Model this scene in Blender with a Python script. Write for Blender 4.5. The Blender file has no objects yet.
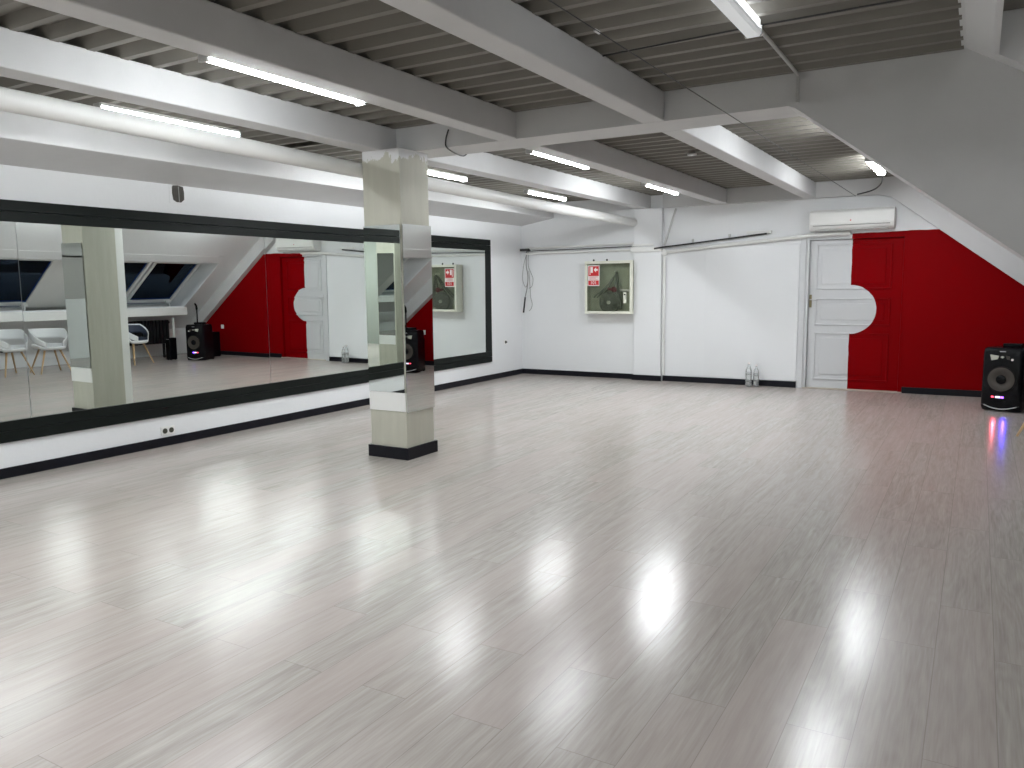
import bpy, bmesh, math, random
from mathutils import Matrix, Vector
random.seed(4)
C = bpy.context.scene.collection
PI = math.pi
XL, YB, ZD = -6.74, 11.80, 2.86          # mirror wall, back wall, underside of the deck ribs
YF = -4.2                                 # wall behind the camera

# ------------------------------------------------------------------ materials
def nodes(name):
    m = bpy.data.materials.new(name); m.use_nodes = True
    return m, m.node_tree.nodes, m.node_tree.links, m.node_tree.nodes['Principled BSDF']

def mat(name, col, rough=.5, metal=0., bump=0., bscale=60., var=0., vscale=3., spec=.5, coat=0.):
    m, N, L, p = nodes(name)
    p.inputs['Base Color'].default_value = (*col, 1)
    p.inputs['Roughness'].default_value = rough
    p.inputs['Metallic'].default_value = metal
    p.inputs['Specular IOR Level'].default_value = spec
    p.inputs['Coat Weight'].default_value = coat
    tc = N.new('ShaderNodeTexCoord')
    if var:
        n = N.new('ShaderNodeTexNoise'); n.inputs['Scale'].default_value = vscale; n.inputs['Detail'].default_value = 6
        L.new(tc.outputs['Object'], n.inputs['Vector'])
        r = N.new('ShaderNodeMapRange'); r.inputs[3].default_value = 1 - var; r.inputs[4].default_value = 1 + var
        r.inputs[1].default_value = .3; r.inputs[2].default_value = .7
        L.new(n.outputs[0], r.inputs[0])
        v = N.new('ShaderNodeVectorMath'); v.operation = 'SCALE'; v.inputs[0].default_value = col
        L.new(r.outputs[0], v.inputs['Scale']); L.new(v.outputs[0], p.inputs['Base Color'])
    if bump:
        n = N.new('ShaderNodeTexNoise'); n.inputs['Scale'].default_value = bscale; n.inputs['Detail'].default_value = 4
        L.new(tc.outputs['Object'], n.inputs['Vector'])
        b = N.new('ShaderNodeBump'); b.inputs['Strength'].default_value = bump; b.inputs['Distance'].default_value = .01
        L.new(n.outputs[0], b.inputs['Height']); L.new(b.outputs[0], p.inputs['Normal'])
    return m

def emit(name, col, s):
    m, N, L, p = nodes(name)
    p.inputs['Base Color'].default_value = (*col, 1)
    p.inputs['Emission Color'].default_value = (*col, 1)
    p.inputs['Emission Strength'].default_value = s
    return m

def math_n(N, L, op, a, b=None, c=None):
    n = N.new('ShaderNodeMath'); n.operation = op
    for i, v in enumerate((a, b, c)):
        if v is None: continue
        if isinstance(v, (int, float)): n.inputs[i].default_value = v
        else: L.new(v, n.inputs[i])
    return n.outputs[0]

def mix_col(N, L, f, a, b):
    n = N.new('ShaderNodeMix'); n.data_type = 'RGBA'
    if isinstance(f, (int, float)): n.inputs[0].default_value = f
    else: L.new(f, n.inputs[0])
    for i, v in ((6, a), (7, b)):
        if isinstance(v, tuple): n.inputs[i].default_value = (*v, 1)
        else: L.new(v, n.inputs[i])
    return n.outputs[2]

M = {}
M['wall'] = mat('white_wall_paint', (.74, .75, .76), .55, bump=.12, bscale=25, var=.02, vscale=1.2)
M['beam'] = mat('white_beam_paint', (.60, .60, .60), .55, bump=.15, bscale=18, var=.04, vscale=2)
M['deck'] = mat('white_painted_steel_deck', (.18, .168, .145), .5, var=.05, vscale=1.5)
M['white_trim'] = mat('white_gloss_paint', (.78, .78, .76), .35, var=.02)
M['wall_grey'] = mat('grey_green_wall_paint', (.30, .32, .29), .6, bump=.1, bscale=25)
M['base'] = mat('dark_plastic_skirting', (.006, .006, .010), .4, var=.2, spec=.2)
M['frame'] = mat('dark_green_black_board', (.0045, .007, .006), .5, var=.15, vscale=4, spec=.18)
M['pipe'] = mat('white_painted_pipe', (.72, .72, .70), .4, var=.03)
M['conduit'] = mat('grey_plastic_conduit', (.50, .50, .49), .45)
M['black'] = mat('black_plastic', (.0025, .0025, .004), .25, spec=.2)
M['black_matte'] = mat('black_rubber', (.003, .003, .0035), .6, spec=.15)
M['cable'] = mat('dark_cable', (.03, .03, .03), .5)
M['cable_grey'] = mat('grey_cable', (.30, .30, .29), .5)
M['steel'] = mat('brushed_steel', (.6, .6, .6), .3, 1.)
M['silver'] = mat('silver_horn', (.55, .55, .48), .3, .3)
M['cone'] = mat('grey_brown_cone', (.055, .045, .037), .5)
M['cream'] = mat('cream_cabinet_enamel', (.72, .72, .62), .4, var=.03)
M['cab_in'] = mat('olive_grey_cabinet_lining', (.42, .43, .33), .6, var=.1, vscale=8)
M['hose'] = mat('grey_canvas_hose', (.16, .17, .13), .8, bump=.3, bscale=200, var=.2, vscale=30)
M['red_valve'] = mat('dark_red_valve', (.16, .012, .015), .4)
M['sign_red'] = mat('sign_red', (.55, .012, .015), .45)
M['sign_white'] = mat('sign_white', (.8, .75, .74), .5)
M['sign_grey'] = mat('sign_print_grey', (.35, .25, .25), .5)
M['wood'] = mat('beech_wood', (.50, .33, .17), .45, var=.12, vscale=14)
M['shell'] = mat('white_chair_plastic', (.78, .79, .80), .35)
M['blue_seat'] = mat('blue_grey_chair_plastic', (.03, .04, .07), .6)
M['radiator'] = mat('black_radiator_enamel', (.006, .007, .008), .4, spec=.3)
M['brass'] = mat('aged_brass', (.25, .21, .12), .4, .8)
M['socket'] = mat('socket_plastic', (.8, .8, .78), .35)
M['socket_dark'] = mat('socket_well', (.05, .05, .035), .5)
M['socket_yellow'] = mat('socket_insert_yellowed', (.55, .52, .38), .4)
M['vent_dark'] = mat('dark_vent_well', (.05, .045, .035), .6)
M['threshold'] = mat('beige_threshold', (.45, .40, .33), .5)
M['seam'] = mat('mirror_seam', (.10, .11, .10), .4)
M['lamp'] = emit('led_diffuser', (.93, .97, 1.), 34.)
M['lamp_b'] = emit('led_diffuser_soft', (.93, .97, 1.), 17.)
M['lamp_strong'] = emit('led_diffuser_strong', (.93, .97, 1.), 34.)
M['lamp_far'] = emit('led_diffuser_far', (.93, .97, 1.), 46.)
M['lamp_fill'] = emit('led_fill_wide', (.93, .97, 1.), 110.)  # only for the fill light added behind the camera
M['lamp_d'] = emit('led_diffuser_wide_soft', (.93, .97, 1.), 19.)
M['lamp_e'] = emit('led_diffuser_mid', (.93, .97, 1.), 26.)
M['lamp_dim'] = emit('led_diffuser_dim', (.93, .97, 1.), .07)
M['lamp_side'] = emit('led_side_glow', (.93, .97, 1.), 1.2)
M['led_white'] = emit('led_white', (.8, .75, 1.), .28)
M['led_blue'] = emit('led_blue', (.14, .04, 1.), 4.)
M['led_red'] = emit('led_red', (1., .06, .10), 1.2)

m, N, L, p = nodes('mirror_glass'); M['mirror'] = m
p.inputs['Base Color'].default_value = (.80, .84, .81, 1); p.inputs['Metallic'].default_value = 1; p.inputs['Roughness'].default_value = .0

def thin_glass(name, tint):
    m = bpy.data.materials.new(name); m.use_nodes = True; N = m.node_tree.nodes; L = m.node_tree.links; N.clear()
    o = N.new('ShaderNodeOutputMaterial'); mx = N.new('ShaderNodeMixShader'); t = N.new('ShaderNodeBsdfTransparent')
    g = N.new('ShaderNodeBsdfGlossy'); f = N.new('ShaderNodeFresnel'); f.inputs[0].default_value = 1.5
    t.inputs[0].default_value = (*tint, 1); g.inputs['Roughness'].default_value = .02
    L.new(f.outputs[0], mx.inputs[0]); L.new(t.outputs[0], mx.inputs[1]); L.new(g.outputs[0], mx.inputs[2]); L.new(mx.outputs[0], o.inputs[0])
    return m
M['glass'] = thin_glass('clear_pane', (.9, .92, .88))
M['night_glass'] = thin_glass('window_pane', (.6, .7, .8))
[n for n in M['night_glass'].node_tree.nodes if n.type == 'BSDF_GLOSSY'][0].inputs[0].default_value = (.45, .62, .9, 1)
M['pet'] = thin_glass('clear_plastic_bottle', (.96, .97, .97))
_m = M['pet']; _N = _m.node_tree.nodes; _L = _m.node_tree.links
_out = [n for n in _N if n.type == 'OUTPUT_MATERIAL'][0]; _src = _out.inputs[0].links[0].from_socket
_d = _N.new('ShaderNodeBsdfDiffuse'); _d.inputs[0].default_value = (.85, .87, .87, 1)
_x = _N.new('ShaderNodeMixShader'); _x.inputs[0].default_value = .22
_L.new(_src, _x.inputs[1]); _L.new(_d.outputs[0], _x.inputs[2]); _L.new(_x.outputs[0], _out.inputs[0])

# floor: pale washed-oak laminate, boards running the length of the room
m, N, L, p = nodes('laminate_floor'); M['floor'] = m
tc = N.new('ShaderNodeTexCoord'); sp = N.new('ShaderNodeSeparateXYZ'); L.new(tc.outputs['Object'], sp.inputs[0])
cb = N.new('ShaderNodeCombineXYZ')
L.new(math_n(N, L, 'ADD', sp.outputs[1], 7.), cb.inputs[0]); L.new(math_n(N, L, 'ADD', sp.outputs[0], 20.75 - .13), cb.inputs[1])
def brick(mortar, c1, c2):
    b = N.new('ShaderNodeTexBrick'); L.new(cb.outputs[0], b.inputs['Vector'])
    b.offset = .37; b.offset_frequency = 2; b.squash = 1
    b.inputs['Scale'].default_value = 1; b.inputs['Brick Width'].default_value = 1.38; b.inputs['Row Height'].default_value = .2075
    b.inputs['Mortar Size'].default_value = mortar; b.inputs['Mortar Smooth'].default_value = .1
    b.inputs['Color1'].default_value = (*c1, 1); b.inputs['Color2'].default_value = (*c2, 1); b.inputs['Mortar'].default_value = (.5, .5, .5, 1)
    return b
bid = brick(0., (0, 0, 0), (1, 1, 1)); seam = brick(.0016, (1, 1, 1), (1, 1, 1))
# grain coordinates: shifted per board, stretched along it
sh = math_n(N, L, 'MULTIPLY', bid.outputs['Color'], 37.)
gx = math_n(N, L, 'ADD', math_n(N, L, 'MULTIPLY', sp.outputs[0], 26.), sh)
gy = math_n(N, L, 'ADD', math_n(N, L, 'MULTIPLY', sp.outputs[1], 1.5), sh)
gc = N.new('ShaderNodeCombineXYZ'); L.new(gx, gc.inputs[0]); L.new(gy, gc.inputs[1]); L.new(sh, gc.inputs[2])
n1 = N.new('ShaderNodeTexNoise'); n1.inputs['Scale'].default_value = 1.; n1.inputs['Detail'].default_value = 7; n1.inputs['Roughness'].default_value = .62; n1.inputs['Distortion'].default_value = .6
L.new(gc.outputs[0], n1.inputs['Vector'])
gc2 = N.new('ShaderNodeCombineXYZ')
L.new(math_n(N, L, 'ADD', math_n(N, L, 'MULTIPLY', sp.outputs[0], 7.), sh), gc2.inputs[0]); L.new(math_n(N, L, 'ADD', math_n(N, L, 'MULTIPLY', sp.outputs[1], .9), sh), gc2.inputs[1])
n2 = N.new('ShaderNodeTexNoise'); n2.inputs['Scale'].default_value = 1.; n2.inputs['Detail'].default_value = 2; L.new(gc2.outputs[0], n2.inputs['Vector'])
rings = math_n(N, L, 'SINE', math_n(N, L, 'MULTIPLY', n2.outputs[0], 70.))
gc4 = N.new('ShaderNodeCombineXYZ'); L.new(math_n(N, L, 'MULTIPLY', sp.outputs[0], 140.), gc4.inputs[0]); L.new(math_n(N, L, 'ADD', math_n(N, L, 'MULTIPLY', sp.outputs[1], 5.), sh), gc4.inputs[1])
n4 = N.new('ShaderNodeTexNoise'); n4.inputs['Scale'].default_value = 1.; n4.inputs['Detail'].default_value = 4; L.new(gc4.outputs[0], n4.inputs['Vector'])
g = math_n(N, L, 'ADD', math_n(N, L, 'MULTIPLY', math_n(N, L, 'SUBTRACT', n1.outputs[0], .5), 1.9), math_n(N, L, 'ADD', math_n(N, L, 'MULTIPLY', rings, .11), math_n(N, L, 'MULTIPLY', math_n(N, L, 'SUBTRACT', n4.outputs[0], .5), 1.1)))
gf = math_n(N, L, 'ADD', math_n(N, L, 'MULTIPLY', g, .55), .5); 
cl = N.new('ShaderNodeClamp'); L.new(gf, cl.inputs[0])
c = mix_col(N, L, cl.outputs[0], (.295, .262, .232), (.575, .54, .50))
c = mix_col(N, L, math_n(N, L, 'MULTIPLY', bid.outputs['Color'], .6), c, (.50, .425, .395))
sd = math_n(N, L, 'GREATER_THAN', seam.outputs['Fac'], .5)
c = mix_col(N, L, math_n(N, L, 'MULTIPLY', sd, .38), c, (.16, .14, .12))
L.new(c, p.inputs['Base Color'])
L.new(math_n(N, L, 'ADD', math_n(N, L, 'MULTIPLY', n1.outputs[0], .10), .165), p.inputs['Roughness'])
p.inputs['Specular IOR Level'].default_value = .55
b = N.new('ShaderNodeBump'); b.inputs['Strength'].default_value = .08; b.inputs['Distance'].default_value = .004
L.new(math_n(N, L, 'SUBTRACT', n1.outputs[0], math_n(N, L, 'MULTIPLY', sd, .6)), b.inputs['Height']); L.new(b.outputs[0], p.inputs['Normal'])

# back wall and door paint: white, red to the right of a line with a round white tab cut into it
def red_paint(name, white, rough, bump):
    m, N, L, p = nodes(name)
    g = N.new('ShaderNodeNewGeometry'); s = N.new('ShaderNodeSeparateXYZ'); L.new(g.outputs['Position'], s.inputs[0])
    n = N.new('ShaderNodeTexNoise'); n.inputs['Scale'].default_value = 7; L.new(g.outputs['Position'], n.inputs['Vector'])
    w = math_n(N, L, 'MULTIPLY', math_n(N, L, 'SUBTRACT', n.outputs[0], .5), .02)
    x = math_n(N, L, 'ADD', s.outputs[0], w); z = math_n(N, L, 'ADD', s.outputs[2], w)
    right = math_n(N, L, 'GREATER_THAN', x, -1.528)
    low = math_n(N, L, 'LESS_THAN', z, math_n(N, L, 'ADD', math_n(N, L, 'MULTIPLY', x, .012), 2.178))
    dx = math_n(N, L, 'ADD', x, 1.53); dz = math_n(N, L, 'SUBTRACT', z, 1.124)
    d = math_n(N, L, 'SQRT', math_n(N, L, 'ADD', math_n(N, L, 'MULTIPLY', dx, dx), math_n(N, L, 'MULTIPLY', dz, dz)))
    out = math_n(N, L, 'GREATER_THAN', d, .337)
    f = math_n(N, L, 'MULTIPLY', math_n(N, L, 'MULTIPLY', right, low), out)
    L.new(mix_col(N, L, f, white, (.22, .0003, .002)), p.inputs['Base Color'])
    L.new(math_n(N, L, 'SUBTRACT', .5, math_n(N, L, 'MULTIPLY', f, .46)), p.inputs['Specular IOR Level'])
    p.inputs['Roughness'].default_value = rough
    if bump:
        nb = N.new('ShaderNodeTexNoise'); nb.inputs['Scale'].default_value = 30; L.new(g.outputs['Position'], nb.inputs['Vector'])
        b = N.new('ShaderNodeBump'); b.inputs['Strength'].default_value = bump; b.inputs['Distance'].default_value = .01
        L.new(nb.outputs[0], b.inputs['Height']); L.new(b.outputs[0], p.inputs['Normal'])
    return m
M['wall_back'] = red_paint('back_wall_paint', (.74, .75, .76), .5, .1)
M['door'] = red_paint('door_paint', (.60, .61, .62), .4, .03)

# column: bare beige render with white ceiling paint ending in a ragged edge near the top
m, N, L, p = nodes('column_render'); M['column'] = m
g_ = N.new('ShaderNodeNewGeometry'); s_ = N.new('ShaderNodeSeparateXYZ'); L.new(g_.outputs['Position'], s_.inputs[0])
n = N.new('ShaderNodeTexNoise'); n.inputs['Scale'].default_value = 9; n.inputs['Detail'].default_value = 5; n.inputs['Roughness'].default_value = .7
mp = N.new('ShaderNodeMapping'); mp.inputs['Scale'].default_value = (1, 1, .35); L.new(g_.outputs['Position'], mp.inputs[0]); L.new(mp.outputs[0], n.inputs['Vector'])
z = math_n(N, L, 'ADD', s_.outputs[2], math_n(N, L, 'MULTIPLY', math_n(N, L, 'SUBTRACT', n.outputs[0], .5), .34))
f = math_n(N, L, 'GREATER_THAN', z, 2.60)
n3 = N.new('ShaderNodeTexNoise'); n3.inputs['Scale'].default_value = 5; n3.inputs['Detail'].default_value = 6
c0 = mix_col(N, L, n3.outputs[0], (.41, .405, .335), (.54, .53, .45))
L.new(mix_col(N, L, f, c0, (.68, .68, .68)), p.inputs['Base Color']); p.inputs['Roughness'].default_value = .6
b = N.new('ShaderNodeBump'); b.inputs['Strength'].default_value = .25; b.inputs['Distance'].default_value = .01
L.new(n.outputs[0], b.inputs['Height']); L.new(b.outputs[0], p.inputs['Normal'])

# ------------------------------------------------------------------ helpers
MATW = {}
def local_m(o):
    return Matrix.Translation(o.location) @ o.rotation_euler.to_matrix().to_4x4()
def world_m(o):
    mtx = local_m(o)
    while o.parent: o = o.parent; mtx = local_m(o) @ mtx
    return mtx
class MB:
    def __init__(s): s.bm = bmesh.new()
    def box(s, a, b):
        x0, y0, z0 = a; x1, y1, z1 = b
        v = [s.bm.verts.new(q) for q in ((x0,y0,z0),(x1,y0,z0),(x1,y1,z0),(x0,y1,z0),(x0,y0,z1),(x1,y0,z1),(x1,y1,z1),(x0,y1,z1))]
        for f in ((3,2,1,0),(4,5,6,7),(0,1,5,4),(1,2,6,5),(2,3,7,6),(3,0,4,7)): s.bm.faces.new([v[i] for i in f])
        return s
    def prism(s, pts, ax, a, b):
        """polygon pts in the plane across axis ax, extruded from a to b"""
        def P(p, t): return {'x': (t, p[0], p[1]), 'y': (p[0], t, p[1]), 'z': (p[0], p[1], t)}[ax]
        v0 = [s.bm.verts.new(P(p, a)) for p in pts]; v1 = [s.bm.verts.new(P(p, b)) for p in pts]
        s.bm.faces.new(v0[::-1]); s.bm.faces.new(v1); n = len(pts)
        for i in range(n): s.bm.faces.new((v0[i], v0[(i+1) % n], v1[(i+1) % n], v1[i]))
        return s
    def tube(s, pts, r, n=10, r2=None):
        pts = [Vector(q) for q in pts]; rings = []
        up = None
        for i, q in enumerate(pts):
            d = (pts[min(i+1, len(pts)-1)] - pts[max(i-1, 0)]).normalized()
            if up is None: up = Vector((0, 0, 1)) if abs(d.z) < .9 else Vector((1, 0, 0))
            a = d.cross(up).normalized(); bb = a.cross(d).normalized(); up = bb
            rr = r if r2 is None else r + (r2 - r) * i / (len(pts)-1)
            rings.append([s.bm.verts.new(q + (a*math.cos(t) + bb*math.sin(t))*rr) for t in [2*PI*k/n for k in range(n)]])
        for A, B in zip(rings, rings[1:]):
            for k in range(n): s.bm.faces.new((A[k], A[(k+1) % n], B[(k+1) % n], B[k]))
        s.bm.faces.new(rings[0][::-1]); s.bm.faces.new(rings[-1])
        return s
    def lathe(s, prof, c=(0, 0, 0), n=24, axis='z'):
        """prof: list of (radius, height)"""
        rings = []
        for r, h in prof:
            ring = []
            for k in range(n):
                t = 2*PI*k/n; a, b_ = r*math.cos(t), r*math.sin(t)
                q = {'z': (a, b_, h), 'y': (a, h, b_), 'x': (h, a, b_)}[axis]
                ring.append(s.bm.verts.new((q[0]+c[0], q[1]+c[1], q[2]+c[2])))
            rings.append(ring)
        for A, B in zip(rings, rings[1:]):
            for k in range(n): s.bm.faces.new((A[k], A[(k+1) % n], B[(k+1) % n], B[k]))
        s.bm.faces.new(rings[0][::-1]); s.bm.faces.new(rings[-1])
        return s
    def quad(s, *q):
        s.bm.faces.new([s.bm.verts.new(v) for v in q]); return s
    def build(s, name, m, parent=None, world=True, smooth=False, bevel=0., solid=0.):
        bmesh.ops.recalc_face_normals(s.bm, faces=s.bm.faces)
        if parent is not None and world: s.bm.transform(world_m(parent).inverted())
        me = bpy.data.meshes.new(name); s.bm.to_mesh(me); s.bm.free()
        me.materials.append(M[m])
        o = bpy.data.objects.new(name, me); C.objects.link(o)
        if smooth:
            for f in me.polygons: f.use_smooth = True
            if smooth == 'auto':
                es = o.modifiers.new('split', 'EDGE_SPLIT'); es.split_angle = math.radians(35)
        if solid:
            md = o.modifiers.new('solid', 'SOLIDIFY'); md.thickness = solid; md.offset = 0
        if bevel:
            md = o.modifiers.new('bevel', 'BEVEL'); md.width = bevel; md.segments = 2; md.limit_method = 'ANGLE'
        if parent is not None: o.parent = parent
        return o
def thing(name, label, cat, loc=(0, 0, 0), rz=0, group=None):
    o = bpy.data.objects.new(name, None); C.objects.link(o); o.empty_display_size = .1
    o.location = loc; o.rotation_euler = (0, 0, rz); o['label'] = label; o['category'] = cat
    if group: o['group'] = group
    return o
def tag(o, label, cat, group=None):
    o['label'] = label; o['category'] = cat
    if group: o['group'] = group
    return o
def struct(o, label=None):
    o['kind'] = 'structure'
    if label: o['label'] = label
    return o
def copy_tree(o, parent=None):
    c = o.copy(); C.objects.link(c)
    if parent is not None: c.parent = parent
    for ch in [x for x in list(bpy.data.objects) if x.parent == o and x is not c]: copy_tree(ch, c)
    return c
def arc(c, r, a0, a1, n=8):
    return [(c[0] + r*math.cos(a0 + (a1-a0)*i/n), c[1] + r*math.sin(a0 + (a1-a0)*i/n)) for i in range(n+1)]

# ------------------------------------------------------------------ shell of the room
S0 = 1.80; SL = .765                       # lower edge of the frames: z = S0 - SL x
D1, D2 = .30, .75                          # lining and outer window plane above that line
def zS(x, d=0.): return S0 + d - SL*x
def xS(z, d=0.): return (S0 + d - z)/SL

struct(MB().box((XL-.2, YF-.2, -.1), (3.0, YB+.3, 0)).build('floor', 'floor'), 'pale grey washed oak laminate floor, glossy')
struct(MB().box((XL-.2, YF-.2, 0), (XL, YB+.3, 3.1)).build('wall_left', 'wall'), 'white painted wall that carries the long mirror')
struct(MB().box((XL, YF-.2, 0), (3.0, YF, 3.1)).build('wall_front', 'wall_grey'))
w = MB()
DX0, DX1, DZ = -2.12, -.86, 2.12           # door opening
w.box((XL, YB, 0), (DX0, YB+.3, 3.1)).box((DX1, YB, 0), (3.0, YB+.3, 3.1)).box((DX0, YB, DZ), (DX1, YB+.3, 3.1)).box((DX0, YB+.2, 0), (DX1, YB+.3, DZ))
struct(w.build('wall_back', 'wall_back'), 'white back wall, painted red around and right of the door')
# corrugated deck
def deck(mb, x0, x1, y0, y1):
    pitch, h = .208, .062; y = 5.54 - .208*40
    prof = []
    while y < y1 + .3:
        prof += [(y-.022, ZD), (y+.022, ZD), (y+.052, ZD+h), (y+pitch-.052, ZD+h)]; y += pitch
    prof = [q for q in prof if y0 <= q[0] <= y1]
    a = [mb.bm.verts.new((x0, q[0], q[1])) for q in prof]; b = [mb.bm.verts.new((x1, q[0], q[1])) for q in prof]
    for i in range(len(prof)-1): mb.bm.faces.new((a[i], b[i], b[i+1], a[i+1]))
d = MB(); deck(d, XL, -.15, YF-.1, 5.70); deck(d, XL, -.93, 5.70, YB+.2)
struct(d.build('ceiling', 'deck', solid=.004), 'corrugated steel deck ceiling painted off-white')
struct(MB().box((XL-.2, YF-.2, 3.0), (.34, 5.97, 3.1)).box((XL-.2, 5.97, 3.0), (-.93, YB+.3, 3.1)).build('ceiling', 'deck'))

# concrete frame: cross beam with the sloping leg
fr = [(-4.62, 2.66), (-1.15, 2.66), (-1.11, 2.645), (-1.07, 2.615), (0, zS(0)), (2.0, zS(2.0)), (2.0, 0), (2.8, 0), (2.8, 3.0), (-4.62, 3.0)]
struct(MB().prism(fr, 'y', 5.59, 5.97).build('ceiling_beam', 'beam'), 'white cross beam running into a sloping gable wall on the right')
# header on the back wall, curving into the slope
hd = [(-4.20, 2.655), (-1.50, 2.655), (-1.22, 2.65), (-1.06, 2.61), (-.9, zS(-.9)), (2.0, zS(2.0)), (2.0, 0), (2.6, 0), (2.6, 3.0), (-4.20, 3.0)]
struct(MB().prism(hd, 'y', YB-.12, YB).build('ceiling_beam', 'beam'), 'white back cross beam curving down along the roof slope')
# long beams
for i, (x0, x1) in enumerate(((-4.63, -4.43), (-3.40, -3.225), (-2.17, -2.005))):
    struct(MB().box((x0, YF, 2.66), (x1, 5.59, ZD+.005)).build('ceiling_beam', 'beam', bevel=.008))
    struct(MB().box((x0, 5.97, 2.66), (x1, YB-(.12 if i else .0), ZD+.005)).build('ceiling_beam', 'beam', bevel=.008))
# boxed edge beam along the mirror wall
struct(MB().prism([(XL, 2.505), (-6.12, 2.605), (-6.12, ZD+.01), (XL, ZD+.01)], 'y', YF, YB).build('ceiling_beam', 'beam', bevel=.006), 'white edge beam high on the mirror wall')

# roof slope, rear bay
lin = MB()
RT, RB, RY0, RY1 = .15, 1.36, 6.15, 11.18   # window recess: x of its top and bottom edge, y range
def slope(mb, xa, xb, ya, yb, d=D1, f=zS, t=.03):
    mb.prism([(xa, f(xa, d)), (xb, f(xb, d)), (xb, f(xb, d)+t), (xa, f(xa, d)+t)], 'y', ya, yb)
x_top = xS(ZD, D1) - .06
slope(lin, x_top, RT, 5.97, YB-.12); slope(lin, RT, RB, 5.97, RY0-.03); slope(lin, RT, RB, RY1+.03, YB-.12); slope(lin, RB, 2.02, 5.97, YB-.12)
struct(lin.build('wall_right', 'wall'), 'white sloping attic wall with a row of roof windows')
rc = MB()
zt, zb = zS(RT, D1), zS(RB, D1)
xo_t, xo_b = xS(zt, D2), xS(zb, D2)
rc.box((RT, RY0, zt), (xo_t+.1, RY1, zt+.03))                                            # soffit
rc.prism([(RT, zt), (RB, zb), (xo_b+.05, zb), (xo_t+.05, zt)], 'y', RY0-.03, RY0)
rc.prism([(RT, zt), (RB, zb), (xo_b+.05, zb), (xo_t+.05, zt)], 'y', RY1, RY1+.03)
rc.box((RB, RY0, zb-.03), (xo_b+.1, RY1, zb))
struct(rc.build('trim', 'wall')).name = 'trim_1'
struct(MB().box((2.0, 5.97, 0), (2.12, YB-.12, .60)).build('wall_right', 'wall'))
# strip above the recess (shallow boxed edge)
xa = xS(2.11, D1)
struct(MB().prism([(xa, zS(xa, D1)), (RT, zS(RT, D1)), (RT, zS(RT, D1)-.004), (xa, zS(xa, D1)-.004)], 'y', 5.97, RY1+.02).build('trim_2', 'wall'), 'shallow white strip above the roof windows')

# roof slope, front bay
def zF(x, d=0.): return 2.787 + d - .60*x
lf = MB()
FX0, FX1, FY0, FY1 = .03, 1.25, 1.2, 5.42
slope(lf, -.163, FX0, YF, 5.59, 0, zF); slope(lf, FX0, FX1, YF, FY0-.03, 0, zF); slope(lf, FX0, FX1, FY1+.03, 5.59, 0, zF); lf.box((-.163, YF, 2.868), (-.13, 5.59, 2.94)); slope(lf, FX1, 2.62, YF, 5.59, 0, zF)
struct(lf.build('wall_right', 'wall'))
struct(MB().box((2.6, YF, 0), (2.72, 5.59, 1.26)).build('wall_right', 'wall'))
rf = MB()
rf.prism([(FX0, zF(FX0)), (FX1, zF(FX1)), (FX1, zF(FX1)+.35), (FX0, zF(FX0)+.35)], 'y', FY1, FY1+.03)
rf.prism([(FX0, zF(FX0)), (FX1, zF(FX1)), (FX1, zF(FX1)+.35), (FX0, zF(FX0)+.35)], 'y', FY0-.03, FY0)
rf.box((FX0-.03, FY0, zF(FX0)), (FX0, FY1, zF(FX0)+.36)); rf.box((FX1, FY0, zF(FX1)), (FX1+.03, FY1, zF(FX1)+.36))
struct(rf.build('trim_3', 'wall'))

def roof_window(name, y0, y1, f, d, za, zb_, inv, label, fw=.07, handle=True):
    """sash lying in the plane z=f(x,d) between heights za (top) and zb_ (bottom)"""
    xa, xb = inv(za), inv(zb_)
    nx, nz = (Vector((za-zb_, 0, xb-xa)).normalized()).x, (Vector((za-zb_, 0, xb-xa)).normalized()).z
    def P(t, h): return (xa + (xb-xa)*t + nx*h, za + (zb_-za)*t + nz*h)
    L_ = math.hypot(xb-xa, za-zb_); e = fw/L_
    root = MB()
    root.prism([P(0, 0), P(e, 0), P(e, -.05), P(0, -.05)], 'y', y0, y1); root.prism([P(1-e*1.3, 0), P(1, 0), P(1, -.05), P(1-e*1.3, -.05)], 'y', y0, y1)
    root.prism([P(e, 0), P(1-e*1.3, 0), P(1-e*1.3, -.05), P(e, -.05)], 'y', y0, y0+fw); root.prism([P(e, 0), P(1-e*1.3, 0), P(1-e*1.3, -.05), P(e, -.05)], 'y', y1-fw, y1)
    o = struct(root.build(name, 'white_trim', bevel=.004), label)
    MB().prism([P(e, -.022), P(1-e*1.3, -.022), P(1-e*1.3, -.028), P(e, -.028)], 'y', y0+fw, y1-fw).build('pane', 'night_glass', o)
    if handle:
        q = P(1-e*.6, -.055)
        MB().tube([(q[0], y1-.08, q[1]), (q[0]-.14, y1-.16, q[1]-.10), (q[0]-.28, y1-.24, max(q[1]-.22, 1.075))], .016, 8).build('stay_bar', 'white_trim', o)
        MB().box((q[0]-.03, y1-.16, q[1]-.03), (q[0]+.03, y1-.04, q[1]+.04)).build('hinge_block', 'white_trim', o, bevel=.006)
    return o
zt2, zb2 = 2.05, 1.20
inv2 = lambda z: xS(z, D2)
wy = [(5.95, 6.98), (7.02, 8.12), (8.95, 10.0), (10.04, 11.14)]
for i, (a, b_) in enumerate(wy):
    roof_window('window_%d' % (i+1), a, b_, zS, D2, zt2, zb2, inv2, 'white framed tilting roof window, dark night outside')
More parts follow.
